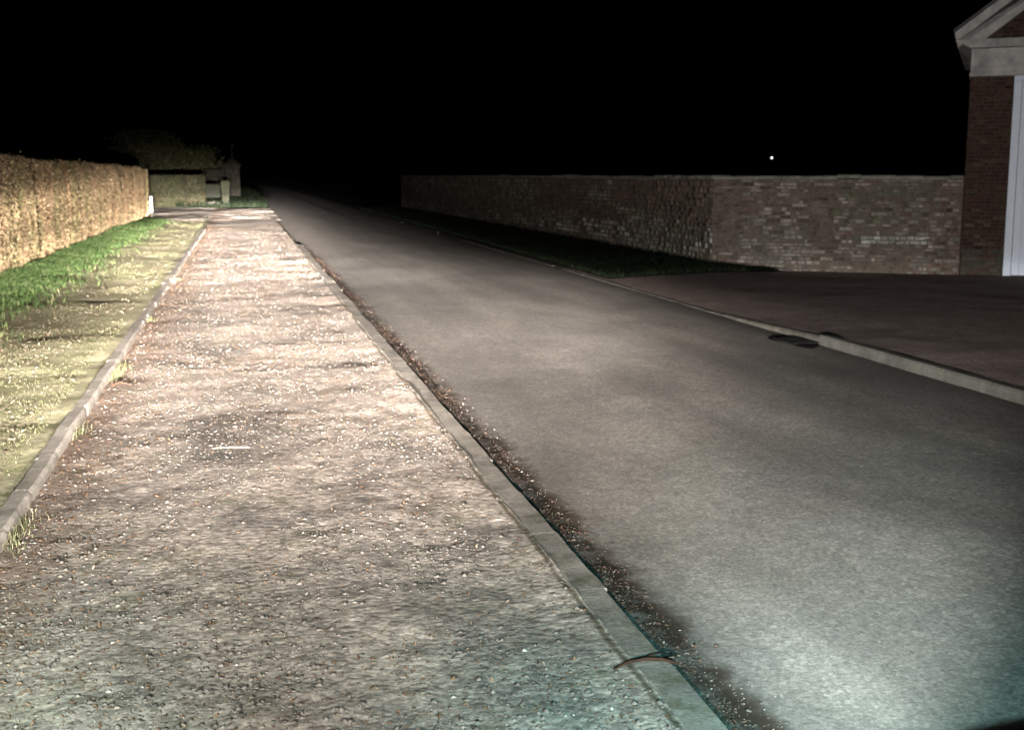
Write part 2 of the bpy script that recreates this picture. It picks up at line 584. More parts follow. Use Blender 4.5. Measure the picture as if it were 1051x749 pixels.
M = {
    'earth': earth_mat(),
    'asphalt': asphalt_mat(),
    'path': path_mat(),
    'side': path_mat('side_road_surface', 1.2),
    'verge': soil_mat('verge_soil', (0.18, 0.185, 0.085), (0.46, 0.41, 0.29), 3),
    'green_soil': soil_mat('dark_turf_soil', (0.004, 0.007, 0.003), (0.010, 0.015, 0.006), 4),  # near-black green-brown base colour
    'drive': soil_mat('driveway_gravel', (0.20, 0.157, 0.137), (0.32, 0.255, 0.228), 3),
    'kerb': stone_mat('kerb_stone', (0.24, 0.215, 0.185), (0.36, 0.325, 0.28), 0.45),
    'kerb_worn': stone_mat('worn_flush_kerb', (0.17, 0.155, 0.135), (0.33, 0.295, 0.25), 0.75),
    'kerb_grey': stone_mat('grey_kerb_stone', (0.075, 0.071, 0.063), (0.125, 0.12, 0.107), 0.4),
    'kerb_dirty': stone_mat('dirty_kerb_stone', (0.06, 0.055, 0.047), (0.15, 0.14, 0.12), 0.5),
    'wall_attr': attr_mat('wall_bricks'),
    'far_attr': attr_mat('far_wall_flint', 0.9, True, 0.2),
    'lodge_attr': attr_mat('lodge_bricks', 0.9, False),
    'mortar': soil_mat('old_mortar', (0.10, 0.08, 0.065), (0.17, 0.138, 0.114), 7),
    'coping': stone_mat('coping_stone', (0.17, 0.165, 0.145), (0.30, 0.285, 0.25), 0.4),
    'lodge_stone': stone_mat('lodge_white_stone', (0.36, 0.36, 0.355), (0.47, 0.47, 0.465), 0.08),
    'white_paint': flat_mat('white_gloss_paint', (0.48, 0.57, 0.69), 0.4, 0.4, 0.05),
    'slate': flat_mat('roof_slate', (0.06, 0.06, 0.065), 0.7, 0.3, 0.3),
    'post_white': flat_mat('post_white_paint', (0.8, 0.8, 0.76), 0.5, 0.3, 0.06),
    'dark_timber': flat_mat('dark_timber', (0.05, 0.042, 0.032), 0.8, 0.2, 0.3),
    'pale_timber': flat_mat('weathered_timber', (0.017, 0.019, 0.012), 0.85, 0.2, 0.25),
    'iron': flat_mat('cast_iron', (0.008, 0.008, 0.008), 0.8, 0.1, 0.3),
    'mud': soil_mat('wet_mud', (0.004, 0.003, 0.0025), (0.012, 0.009, 0.007), 9),
    'bark': soil_mat('bark', (0.05, 0.04, 0.03), (0.12, 0.10, 0.075), 8),
    'dash': flat_mat('dashboard_plastic', (0.02, 0.022, 0.022), 0.75, 0.3, 0.1),
    'hedge_core': soil_mat('hedge_inside', (0.045, 0.032, 0.018), (0.09, 0.062, 0.033), 5),
    'hedge_leaf': island_mat('beech_leaf', [(0.0, (0.21, 0.145, 0.08)), (0.3, (0.25, 0.178, 0.10)), (0.6, (0.29, 0.212, 0.125)), (0.8, (0.25, 0.20, 0.108)), (0.93, (0.32, 0.25, 0.158)), (1.0, (0.18, 0.17, 0.08))], 0.7, 0.25, (1.0, 0.75, 0.42)),
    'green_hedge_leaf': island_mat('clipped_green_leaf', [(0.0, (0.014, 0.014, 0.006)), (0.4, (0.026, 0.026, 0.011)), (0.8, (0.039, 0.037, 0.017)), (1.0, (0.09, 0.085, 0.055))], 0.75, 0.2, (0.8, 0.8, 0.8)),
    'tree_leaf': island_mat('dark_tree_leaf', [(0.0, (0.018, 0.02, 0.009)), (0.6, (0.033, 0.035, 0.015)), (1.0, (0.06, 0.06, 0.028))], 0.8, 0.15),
    'grass': island_mat('lush_grass_blade', [(0.0, (0.018, 0.036, 0.008)), (0.5, (0.035, 0.066, 0.017)), (0.85, (0.06, 0.092, 0.028)), (1.0, (0.13, 0.125, 0.06))], 0.75, 0.2),
    'dry_grass': island_mat('dry_grass_blade', [(0.0, (0.06, 0.072, 0.03)), (0.4, (0.11, 0.115, 0.055)), (0.75, (0.16, 0.15, 0.085)), (1.0, (0.22, 0.20, 0.13))], 0.8, 0.15),
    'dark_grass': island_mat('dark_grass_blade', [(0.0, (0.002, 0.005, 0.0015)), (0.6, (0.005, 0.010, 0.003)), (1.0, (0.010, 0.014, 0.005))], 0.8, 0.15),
    'leaf': island_mat('dead_leaf', [(0.0, (0.10, 0.055, 0.03)), (0.35, (0.20, 0.115, 0.065)), (0.6, (0.19, 0.133, 0.088)), (0.88, (0.21, 0.162, 0.118)), (0.985, (0.25, 0.20, 0.155)), (1.0, (0.45, 0.39, 0.31))], 0.75, 0.25),
    'grit': island_mat('gutter_grit', [(0.0, (0.06, 0.05, 0.04)), (0.6, (0.14, 0.115, 0.09)), (0.97, (0.22, 0.185, 0.15)), (1.0, (0.5, 0.46, 0.4))]),
    'chip': island_mat('stone_chip', [(0.0, (0.09, 0.078, 0.067)), (0.5, (0.15, 0.129, 0.11)), (0.9, (0.20, 0.172, 0.148)), (0.985, (0.23, 0.202, 0.175)), (1.0, (0.42, 0.39, 0.34))], 0.85, 0.2),
    'twig': soil_mat('twig_bark', (0.035, 0.02, 0.013), (0.085, 0.045, 0.03), 20),
}

# ------------------------------------------------------------------ levels of the ground surfaces
def bendx(y):
    return -0.00011 * np.maximum(np.asarray(y, float) - 110, 0) ** 2


def z_path(x, y):
    return 0.012 + 0.045 * (fbm(x * 0.8, y * 0.55, 3, 3) - 0.5) + 0.020 * (fbm(x * 6, y * 5, 11, 3) - 0.5) + 0.032 * (fbm(x * 0.9 + 5, y * 2.0, 19, 4) - 0.5) * np.clip((y - 6) / 8, 0.3, 1) + 0.022 * np.clip((np.asarray(x) - 1.2) / 0.28, 0, 1)


def z_road(x, y):
    return -0.035 + 0.05 * (1 - ((np.asarray(x) - 4.3) / 2.8) ** 2) * 0.6 + 0.010 * (fbm(np.asarray(x) * 1.3, np.asarray(y) * 0.8, 5, 3) - 0.5)


def z_verge(x, y):
    x = np.asarray(x, float)
    y = np.asarray(y, float)
    fade = np.clip((57 - y) / 12, 0, 1)
    return -0.01 + (0.072 + 0.11 * np.clip((-3.0 - x) / 1.4, 0, 1) ** 1.3) * fade + 0.07 * (fbm(x * 0.9, y * 1.6, 21, 4) - 0.5)


def z_right(x, y):
    x = np.asarray(x, float)
    return 0.03 + 0.05 * (fbm(x * 1.1, np.asarray(y) * 0.8, 31, 4) - 0.5) + 0.08 * np.clip((x - 7.2) / 2.0, 0, 1)


def z_drive(x, y):
    x = np.asarray(x, float)
    y = np.asarray(y, float)
    s_ = np.clip((y - 13.0) / 4.6, 0, 1)
    low = 1 - s_ * (1 - np.clip((x - 6.96) / 1.3, 0, 1))
    return -0.022 + (0.035 + 0.09 * np.clip((22.0 - y) / 10, 0, 1)) * low + 0.03 * low * (fbm(x * 1.2, y * 1.2, 41, 4) - 0.5)


def ysteps(y0, y1, k=0.018, mn=0.035):
    out = [y0]
    while out[-1] < y1:
        out.append(out[-1] + max(mn, abs(out[-1]) * k))
    out[-1] = y1
    return np.array(out)


def sheet(name, x0, x1, ys, nx, zf, material, bend=False, kind='structure'):
    """a strip of ground between x0(y) and x1(y)"""
    a = np.array([x0(t) if callable(x0) else x0 for t in ys])
    b = np.array([x1(t) if callable(x1) else x1 for t in ys])
    t = np.linspace(0, 1, nx)
    X = a[:, None] * (1 - t) + b[:, None] * t
    Y = np.repeat(ys[:, None], nx, 1)
    Z = zf(X, Y)
    if bend:
        X = X + bendx(Y)
    ny = len(ys)
    idx = np.arange(ny * nx).reshape(ny, nx)
    F = np.stack([idx[:-1, :-1], idx[:-1, 1:], idx[1:, 1:], idx[1:, :-1]], -1).reshape(-1, 4)
    o = mesh_obj(name, np.stack([X, Y, Z], -1), F, material, None, True)
    return tag(o, kind=kind)


# ------------------------------------------------------------------ the setting
gm = MB()
gm.v = [(-700, -60, -0.12), (700, -60, -0.12), (700, 1200, -0.12), (-700, 1200, -0.12)]
gm.f = [(0, 1, 2, 3)]
tag(gm.build('ground', M['earth']), kind='structure')
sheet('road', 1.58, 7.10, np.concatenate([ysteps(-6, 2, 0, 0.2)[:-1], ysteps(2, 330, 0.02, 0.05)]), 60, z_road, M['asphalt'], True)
sheet('path', -1.42, 1.50, np.concatenate([ysteps(-6, 2, 0, 0.2)[:-1], ysteps(2, 57, 0.009, 0.022)]), 150, z_path, M['path'])
sheet('side_road', -40, 1.72, np.linspace(56.6, 78.5, 160), 90, lambda x, y: 0.0 + 0.22 * (fbm(x * 0.4, y * 1.1, 8, 4) - 0.5), M['side'])
sheet('left_verge', -5.3, -1.43, np.concatenate([ysteps(-6, 2, 0, 0.2)[:-1], ysteps(2, 57.5, 0.012, 0.05)]), 60, z_verge, M['verge'])
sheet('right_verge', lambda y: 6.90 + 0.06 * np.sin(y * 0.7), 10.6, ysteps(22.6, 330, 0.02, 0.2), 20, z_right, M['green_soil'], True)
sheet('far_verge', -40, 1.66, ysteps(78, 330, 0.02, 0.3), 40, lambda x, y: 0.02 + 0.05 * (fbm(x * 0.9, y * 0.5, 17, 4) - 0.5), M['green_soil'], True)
sheet('driveway', 6.905, 26.0, np.concatenate([ysteps(-6, 2, 0, 0.2)[:-1], ysteps(2, 26.0, 0.01, 0.1)]), 90, z_drive, M['drive'])


def kerb(name, xc, w, y0, y1, ztop, zbot, material, length=0.92, jit=0.012, lost=(), chamfer=0.018):
    """kerb stones laid end to end with open joints, worn and slightly out of line"""
    m = MB()
    y = y0
    while y < y1:
        L = length * rng.uniform(0.85, 1.15)
        if not any(a < y + L / 2 < b for a, b in lost):
            dx, dz = rng.normal(0, jit), rng.normal(0, jit * 0.04)
            n = 6
            b0 = len(m.v)
            hw = w / 2
            for i in range(n + 1):
                t = y + L * i / n
                e = rng.uniform(0.8, 1.3, 2) * chamfer
                ww = rng.normal(0, 0.002, 2)
                zz = (ztop(t) if callable(ztop) else ztop) + dz + 0.010 * (float(fbm(np.array(t * 0.8), np.array(xc), 61, 2)) - 0.5) + rng.normal(0, 0.0005)
                xl, xr = xc + dx - hw + ww[0], xc + dx + hw + ww[1]
                m.v += [(xl, t, zbot), (xl, t, zz - e[0]), (xl + e[0], t, zz), (xr - e[1], t, zz), (xr, t, zz - e[1]), (xr, t, zbot)]
            for i in range(n):
                for k in range(5):
                    p = b0 + i * 6 + k
                    m.f.append((p, p + 6, p + 7, p + 1))
            m.f.append(tuple(b0 + k for k in range(5, -1, -1))[::-1])
            m.f.append(tuple(b0 + n * 6 + k for k in range(6))[::-1])
        y += L
    return tag(m.build(name, material), kind='structure')


kerb('left_kerb', -1.39, 0.125, -4, 46, 0.078, -0.1, M['kerb'], jit=0.004)
kerb('middle_kerb', 1.575, 0.155, -4, 35, 0.034, -0.12, M['kerb_worn'], 0.9, 0.006, chamfer=0.007)
kerb('right_kerb', 6.86, 0.15, -3, 13.0, 0.092, -0.1, M['kerb_grey'], 0.92, 0.006, chamfer=0.02)
kerb('right_kerb', 6.86, 0.13, 13.0, 17.6, lambda t: -0.014 + 0.105 * max(0.0, min(1.0, (17.4 - t) / 4.4)) ** 1.3, -0.1, M['kerb_dirty'], 0.8, 0.006, chamfer=0.02)
kerb('right_kerb', 6.84, 0.10, 17.6, 62, -0.016, -0.1, M['kerb_dirty'], 0.9, 0.006, lost=((26, 27), (39, 43), (50, 53)))


# ------------------------------------------------------------------ scatter on the ground: leaves, chips, blades
def leaf_batch(px, py, pz, size, tilt=0.45):
    n = len(px)
    base = np.array([[0, -1, 0], [0.42, -0.35, 0.0], [0.36, 0.4, 0.0], [0, 1, 0], [-0.36, 0.4, 0], [-0.42, -0.35, 0]], float)
    V = np.repeat(base[None], n, 0)
    V[..., 0] *= rng.uniform(0.6, 1.2, (n, 1))
    V[:, [1, 2, 4, 5], 2] = rng.uniform(0.0, 0.55, (n, 1))           # folded along the midrib
    V[:, [0, 3], 2] += rng.uniform(-0.1, 0.4, (n, 2))
    V *= (size / 2)[:, None, None]
    a = rng.uniform(0, 2 * np.pi, n)
    tx = rng.normal(0, tilt, n)
    ty = rng.normal(0, tilt, n)
    c, s = np.cos(tx)[:, None], np.sin(tx)[:, None]
    y, z = V[..., 1] * c - V[..., 2] * s, V[..., 1] * s + V[..., 2] * c
    V[..., 1], V[..., 2] = y, z
    c, s = np.cos(ty)[:, None], np.sin(ty)[:, None]
    x, z = V[..., 0] * c + V[..., 2] * s, -V[..., 0] * s + V[..., 2] * c
    V[..., 0], V[..., 2] = x, z
    c, s = np.cos(a)[:, None], np.sin(a)[:, None]
    x, y = V[..., 0] * c - V[..., 1] * s, V[..., 0] * s + V[..., 1] * c
    V[..., 0], V[..., 1] = x, y
    V[..., 2] -= V[..., 2].min(1, keepdims=True) * 0.9
    V += np.stack([px, py, pz], -1)[:, None]
    q = np.array([[0, 1, 2, 3], [0, 3, 4, 5]])
    F = (np.arange(n)[:, None, None] * 6 + q[None]).reshape(-1, 4)
    return V.reshape(-1, 3), F


def chip_batch(px, py, pz, size):
    n = len(px)
    o = np.array([[1, 0, 0], [0, 1, 0], [-1, 0, 0], [0, -1, 0], [0, 0, 1], [0, 0, -1]], float)
    V = np.repeat(o[None], n, 0) * rng.uniform(0.6, 1.25, (n, 6, 1))
    V += rng.normal(0, 0.18, V.shape)
    V[..., 2] *= 0.6
    V *= (size / 2)[:, None, None]
    a = rng.uniform(0, 6.28, n)
    c, s = np.cos(a)[:, None], np.sin(a)[:, None]
    x, y = V[..., 0] * c - V[..., 1] * s, V[..., 0] * s + V[..., 1] * c
    V[..., 0], V[..., 1] = x, y
    V += np.stack([px, py, pz + size * 0.12], -1)[:, None]
    t = np.array([[0, 1, 4], [1, 2, 4], [2, 3, 4], [3, 0, 4], [1, 0, 5], [2, 1, 5], [3, 2, 5], [0, 3, 5]])
    F = (np.arange(n)[:, None, None] * 6 + t[None]).reshape(-1, 3)
    return V.reshape(-1, 3), F


def blade_batch(px, py, pz, h, w, lean=0.5):
    n = len(px)
    a = rng.uniform(0, 6.28, n)
    d = np.stack([np.cos(a), np.sin(a), np.zeros(n)], -1)
    b = rng.uniform(0, 6.28, n)
    L = np.stack([np.cos(b), np.sin(b), np.zeros(n)], -1) * (rng.uniform(0, lean, n) * h)[:, None]
    P = np.stack([px, py, pz - 0.01], -1)
    up = np.array([0, 0, 1.0])
    wv = d * (w / 2)[:, None]
    v0, v1 = P - wv, P + wv
    v2 = P + wv * 0.7 + L * 0.35 + up * (h * 0.6)[:, None]
    v3 = P - wv * 0.7 + L * 0.35 + up * (h * 0.6)[:, None]
    v4 = P + L + up * h[:, None] - wv * 0.15
    v5 = P + L + up * h[:, None] + wv * 0.15
    V = np.stack([v0, v1, v2, v3, v4, v5], 1)
    q = np.array([[0, 1, 2, 3], [3, 2, 5, 4]])
    F = (np.arange(n)[:, None, None] * 6 + q[None]).reshape(-1, 4)
    return V.reshape(-1, 3), F


def ydist(n, y0, y1, p=1.0):
    """more items close to the camera"""
    t = rng.uniform(0, 1, n)
    return y0 * (y1 / y0) ** (t ** p)


# dead leaves on the path
n = 26000
y = ydist(n, 3.4, 50)
x = rng.uniform(-1.38, 1.48, n)
edge = rng.uniform(0, 1, n)
x = np.where(edge < 0.30, -1.38 + np.abs(rng.normal(0, 0.45, n)), x)
x = np.clip(x, -1.38, 1.48)
keep = fbm(x * 1.2, y * 0.7, 77, 4) + 0.28 * np.exp(-(x + 1.35) / 0.5) > rng.uniform(0.25, 0.62, n)
x, y = x[keep], y[keep]
V, F = leaf_batch(x, y, z_path(x, y), rng.uniform(0.009, 0.028, len(x)) * (1 + np.minimum(y, 30) / 90), 0.25)
tag(mesh_obj('fallen_leaves', V, F, M['leaf']), 'brown dead leaves strewn over the gravelly path between the two pale kerbs', 'leaves', kind='stuff')
# gutter leaves by the middle kerb, on the road
n = 7000
y = ydist(n, 3.4, 33)
x = 1.69 + np.abs(rng.normal(0, 0.085, n)) + rng.uniform(-0.02, 0.05, n)
keep = fbm(x * 2.0, y * 1.6, 91, 4) > rng.uniform(0.30, 0.75, n)
x, y = x[keep], y[keep]
V, F = leaf_batch(x, y, z_road(x, y), rng.uniform(0.010, 0.032, len(x)), 0.25)
tag(mesh_obj('gutter_leaves', V, F, island_mat('wet_gutter_leaf', [(0.0, (0.04, 0.025, 0.018)), (0.5, (0.11, 0.06, 0.042)), (0.93, (0.17, 0.105, 0.075)), (1.0, (0.38, 0.31, 0.24))], 0.7, 0.3)),
    'rotting brown leaves lying in the gutter between middle kerb and asphalt road', 'leaves', kind='stuff')
# leaves on the left verge
n = 16000
y = ydist(n, 4.5, 55)
x = rng.uniform(-4.3, -1.6, n)
keep = fbm(x * 1.2, y * 0.7, 63, 4) > rng.uniform(0.3, 0.75, n)
x, y = x[keep], y[keep]
V, F = leaf_batch(x, y, z_verge(x, y) + 0.012, rng.uniform(0.02, 0.045, len(x)), 0.3)
tag(mesh_obj('verge_leaves', V, F, island_mat('pale_leaf', [(0.0, (0.12, 0.088, 0.056)), (0.5, (0.19, 0.15, 0.105)), (0.9, (0.24, 0.20, 0.148)), (1.0, (0.36, 0.315, 0.25))], 0.75, 0.2)), 'pale dead leaves caught in the short yellow grass of the left verge', 'leaves', kind='stuff')
# stone chips
n = 90000
y = ydist(n, 3.3, 45)
x = rng.uniform(-1.38, 1.48, n)
keep = fbm(x * 2.1, y * 1.5, 131, 4) > rng.uniform(0.30, 0.66, n)
x, y = x[keep], y[keep]
n = len(x)
V, F = chip_batch(x, y, z_path(x, y) - 0.003, np.where(rng.uniform(0, 1, n) < 0.10, rng.uniform(0.02, 0.036, n), rng.uniform(0.008, 0.02, n)))
tag(mesh_obj('stone_chips', V, F, M['chip']), 'loose stone chips and grit scattered over the worn path surface', 'gravel', kind='stuff')
n = 2500
y = ydist(n, 3.3, 20)
x = 1.70 + np.abs(rng.normal(0, 0.10, n))
V, F = chip_batch(x, y, z_road(x, y), np.where(rng.uniform(0, 1, n) < 0.06, rng.uniform(0.014, 0.028, n), rng.uniform(0.006, 0.013, n)))
tag(mesh_obj('gutter_grit', V, F, M['grit']), 'grit and small stones washed along the road side of the middle kerb', 'gravel', kind='stuff')

# grass
n = 110000
y = ydist(n, 5.0, 57)
x = rng.uniform(-4.5, -1.55, n)
d = fbm(x * 1.6, y * 0.9, 51, 4)
keep = d > rng.uniform(0.40, 0.60, n)
x, y = x[keep], y[keep]
V, F = blade_batch(x, y, z_verge(x, y), rng.uniform(0.01, 0.03, len(x)), rng.uniform(0.003, 0.007, len(x)) * (1 + y / 40), 1.6)
tag(mesh_obj('short_grass', V, F, M['dry_grass']), 'short yellowed mossy grass covering the left verge beside the raised kerb', 'grass', kind='stuff')
n = 46000
y = ydist(n, 14, 58)
x = -4.36 + np.abs(rng.normal(0, 0.46, n))
x = x + 0.5 * (fbm(y * 0.3, y * 0.1, 4, 3) - 0.5)
x = np.clip(x, -4.75, -2.0)
V, F = blade_batch(x, y, z_verge(x, y), rng.uniform(0.04, 0.11, n), rng.uniform(0.008, 0.014, n) * (1 + y / 30), 0.9)
tag(mesh_obj('green_grass', V, F, M['grass']), 'bright green grass growing along the foot of the long brown hedge', 'grass', kind='stuff')
# tufts against the left kerb on the path side
px, py = [], []
for ty_, k in ((12.6, 260), (13.0, 160), (6.9, 150), (7.2, 100), (9.9, 70), (17.5, 90), (24, 120)):
    px.append(-1.36 + np.abs(rng.normal(0, 0.07, k)))
    py.append(ty_ + rng.normal(0, 0.16, k))
px, py = np.concatenate(px), np.concatenate(py)
V, F = blade_batch(px, py, z_path(px, py), rng.uniform(0.02, 0.07, len(px)), rng.uniform(0.005, 0.009, len(px)), 1.0)
tag(mesh_obj('kerb_grass', V, F, M['dry_grass']), 'small tufts of grass growing out of the path against the left kerb', 'grass', kind='stuff')
n = 40000
y = ydist(n, 22.8, 74)
x = rng.uniform(6.95, 9.9, n)
V, F = blade_batch(x, y, z_right(x, y), rng.uniform(0.04, 0.13, n), rng.uniform(0.012, 0.022, n) * (1 + y / 50), 0.9)
keepx = None
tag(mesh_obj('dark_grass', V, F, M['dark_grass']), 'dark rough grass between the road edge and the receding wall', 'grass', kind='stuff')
n = 26000
y = ydist(n, 78.6, 190)
x = rng.uniform(-4.0, 1.62, n)
V, F = blade_batch(x + bendx(y), y, 0.02 + 0 * y, rng.uniform(0.10, 0.45, n), rng.uniform(0.03, 0.07, n), 0.8)
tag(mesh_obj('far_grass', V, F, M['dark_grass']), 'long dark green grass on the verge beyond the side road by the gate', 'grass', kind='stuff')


# ------------------------------------------------------------------ clipped hedges
def hedge_leaves(P, Nn, size, jitter):
    """leaf quads at points P turned roughly along the face normal Nn"""
    n = len(P)
    nn = Nn + rng.normal(0, jitter, P.shape)
    nn /= np.linalg.norm(nn, axis=1, keepdims=True)
    t = np.cross(nn, rng.normal(0, 1, P.shape))
    t /= np.linalg.norm(t, axis=1, keepdims=True)
    b = np.cross(nn, t)
    s = (size / 2)[:, None]
    V = np.stack([P - t * s, P + b * s * 0.62 + nn * s * 0.2, P + t * s, P - b * s * 0.62 + nn * s * 0.2], 1)
    F = np.arange(n * 4).reshape(n, 4)
    return V.reshape(-1, 3), F


hedge = empty('clipped_hedge', (-4.6, 12, 0.0))
tag(hedge, 'long clipped brown beech hedge with rounded top along the left verge', 'hedge')
bpy.context.view_layer.update()
HX, HY0, HY1 = -4.36, 14.0, 60.0
gaps = [42.2, 28.2, 33.4, 47.5, 53.0]
gw = [1.0, 0.35, 0.45, 0.4, 0.35]


def hedge_push(y, z):
    """how far the clipped face stands towards the road (+) or back (-)"""
    p = 0.16 * (fbm(y * 0.55, z * 0.35, 101, 3) - 0.5) + 0.20 * (vnoise(y * 1.3, z * 0.22, 107) - 0.5) + 0.07 * (fbm(y * 3.0, z * 1.3, 111, 2) - 0.5)
    for yy, w in zip(gaps, gw):
        p = p - 0.34 * w * np.exp(-((y - yy - 0.12 * np.sin(z * 2.2)) / 0.16) ** 2)
    p = p - 0.14 * np.clip((z - 1.9) / 0.5, 0, 1) ** 2 - 0.10 * np.clip((0.4 - z) / 0.4, 0, 1)
    return p


def hedge_top(y):
    return 2.36 + 0.10 * (fbm(y * 0.35, 0 * y, 121, 3) - 0.5) + 0.09 * (fbm(y * 1.7, 0 * y, 125, 4) - 0.5) - 0.05 * np.clip((y - 25) / 35, 0, 1)


# dark twiggy core
ys = np.arange(HY0, HY1 + 0.01, 0.25)
zs = np.array([0.0, 0.3, 0.7, 1.2, 1.7, 2.05, 1.0])
m = MB()
Y, Z = np.meshgrid(ys, np.linspace(0.05, 1, 9), indexing='ij')
Zf = Z * (hedge_top(Y) - 0.06)
Xf = HX + hedge_push(Y, Zf) - 0.07
back = -6.1
prof = np.concatenate([np.stack([Xf, Y, Zf], -1), np.stack([np.full((len(ys), 2), back), Y[:, :2], np.stack([Zf[:, -1], np.zeros(len(ys))], -1)], -1)], 1)
ny, nx = prof.shape[:2]
idx = np.arange(ny * nx).reshape(ny, nx)
F = np.stack([idx[:-1, :-1], idx[1:, :-1], idx[1:, 1:], idx[:-1, 1:]], -1).reshape(-1, 4).tolist()
F += [tuple(idx[0]), tuple(idx[-1][::-1])]
core = mesh_obj('branches', prof.reshape(-1, 3), F, M['hedge_core'], None)
core.parent = hedge
core.matrix_parent_inverse = hedge.matrix_world.inverted()

n = 120000
y = HY0 + (HY1 - HY0) * rng.uniform(0, 1, n) ** 1.25
z = rng.uniform(0.06, 1.0, n) * hedge_top(y)
P = np.stack([HX + hedge_push(y, z) + rng.normal(0, 0.022, n), y, z], -1)
Nn = np.tile(np.array([1.0, 0, 0.25]), (n, 1))
V1, F1 = hedge_leaves(P, Nn, rng.uniform(0.03, 0.06, n) * (1 + (y - 14) / 70), 0.42)
n2 = 14000
y = rng.uniform(HY0, HY1, n2)
x = HX - 0.12 - rng.uniform(0, 1.2, n2) ** 1.4
P2 = np.stack([x, y, hedge_top(y) + rng.normal(0, 0.02, n2) + np.where(rng.uniform(0, 1, n2) < 0.12, rng.exponential(0.022, n2), 0) - 0.05 * np.clip((x - HX + 0.25) / 0.2, 0, 1)], -1)
V2, F2 = hedge_leaves(P2, np.tile(np.array([0.2, 0, 1.0]), (n2, 1)), rng.uniform(0.05, 0.09, n2), 0.6)
n3 = 2500
P3 = np.stack([HX - rng.uniform(-0.1, 1.4, n3), HY1 + rng.normal(0.02, 0.03, n3), rng.uniform(0.05, 1, n3) * 2.28], -1)
V3, F3 = hedge_leaves(P3, np.tile(np.array([0, 1.0, 0]), (n3, 1)), rng.uniform(0.06, 0.11, n3), 0.6)
V = np.concatenate([V1, V2, V3])
F = np.concatenate([F1, F2 + len(V1), F3 + len(V1) + len(V2)])
fo = mesh_obj('foliage', V, F, M['hedge_leaf'])
fo.parent = hedge
fo.matrix_parent_inverse = hedge.matrix_world.inverted()


# ------------------------------------------------------------------ walls of mixed brick and stone
def brick_run(p0, p1, z0, ztop, course, length, colf, proud=0.012, thick=0.34, irregular=0.2):
    """bricks on the face that looks towards the camera, laid course by course on the run p0 -> p1 ; returns V, F, C"""
    p0, p1 = np.array(p0, float), np.array(p1, float)
    L = np.linalg.norm(p1 - p0)
    d = (p1 - p0) / L
    nrm = np.array([d[1], -d[0]])
    Vs, Fs, Cs = [], [], []
    k = 0
    z = z0
    row = 0
    while z < ztop - course * 0.5:
        h = course * (1 + rng.uniform(-irregular, irregular) * 0.5)
        h = min(h, ztop - z)
        s = -rng.uniform(0, length) if row % 2 else 0.0
        while s < L:
            w = length * rng.choice([0.5, 1.0, 1.0, 0.8]) * (1 + rng.uniform(-irregular, irregular))
            a, b = max(s, 0.0) + 0.006, min(s + w, L) - 0.006
            if b - a > 0.03:
                pr = rng.normal(proud, proud * 0.55)
                if proud > 0.005 and rng.uniform() < 0.03:
                    pr -= 0.03
                e = 0.006
                q = []
                za, zb = z + 0.005 + rng.normal(0, 0.002), z + h - 0.005 + rng.normal(0, 0.002)
                for (ss, zz, oo) in ((a, za, -0.05), (b, za, -0.05), (b, zb, -0.05), (a, zb, -0.05),
                                     (a + e, za + e, pr), (b - e, za + e, pr + rng.normal(0, proud * 0.4)), (b - e, zb - e, pr), (a + e, zb - e, pr + rng.normal(0, proud * 0.4))):
                    xy = p0 + d * ss + nrm * oo
                    q.append((xy[0], xy[1], zz))
                Vs += q
                Fs += [(k + 4, k + 5, k + 6, k + 7), (k, k + 1, k + 5, k + 4), (k + 1, k + 2, k + 6, k + 5), (k + 2, k + 3, k + 7, k + 6), (k + 3, k, k + 4, k + 7)]
                c = colf((a + b) / 2, (za + zb) / 2)
                Cs += [c] * 5
                k += 8
            s += w
        z += h
        row += 1
    return np.array(Vs), np.array(Fs), np.array(Cs)


def wall_body(p0, p1, z0, z1, thick, name, material, parent, inset=0.0):
    p0, p1 = np.array(p0, float), np.array(p1, float)
    d = (p1 - p0) / np.linalg.norm(p1 - p0)
    nrm = np.array([d[1], -d[0]])
    a, b = p0 - nrm * inset, p1 - nrm * inset
    c, e = p1 - nrm * thick, p0 - nrm * thick
    v = [(*q, z0) for q in (a, b, c, e)] + [(*q, z1) for q in (a, b, c, e)]
    f = [(0, 3, 2, 1), (4, 5, 6, 7), (0, 1, 5, 4), (1, 2, 6, 5), (2, 3, 7, 6), (3, 0, 4, 7)]
    return mesh_obj(name, v, f, material, parent)


def coping(p0, p1, z, thick, name, parent, material, over=0.03, h=0.075, step=0.42):
    """row of coping stones, a little out of line"""
    p0, p1 = np.array(p0, float), np.array(p1, float)
    L = np.linalg.norm(p1 - p0)
    d = (p1 - p0) / L
    nrm = np.array([d[1], -d[0]])
    m = MB()
    s = 0.0
    while s < L - 0.05:
        w = min(step * rng.uniform(0.7, 1.3), L - s)
        j = rng.normal(0, 0.008)
        zz = z + rng.normal(0, 0.011)
        hh = h * rng.uniform(0.85, 1.1)
        b = len(m.v)
        for ss in (s + 0.004, s + w - 0.004):
            for oo, z_ in ((over + j, 0), (over + j, hh * 0.7), (over * 0.4 + j, hh), (-thick - over * 0.4, hh), (-thick - over, hh * 0.7), (-thick - over, 0)):
                xy = p0 + d * ss + nrm * oo
                m.v.append((xy[0], xy[1], zz + z_))
        m.f += [(b + i, b + i + 1, b + 7 + i, b + 6 + i) for i in range(5)] + [(b + 5, b, b + 6, b + 11), tuple(b + i for i in range(5, -1, -1)), tuple(b + 6 + i for i in range(6))]
        s += w
    return m.build(name, material, parent)


def col_jit(c, s=0.12):
    return tuple(np.clip(np.array(c) * (1 + rng.normal(0, s)), 0.005, 0.9))


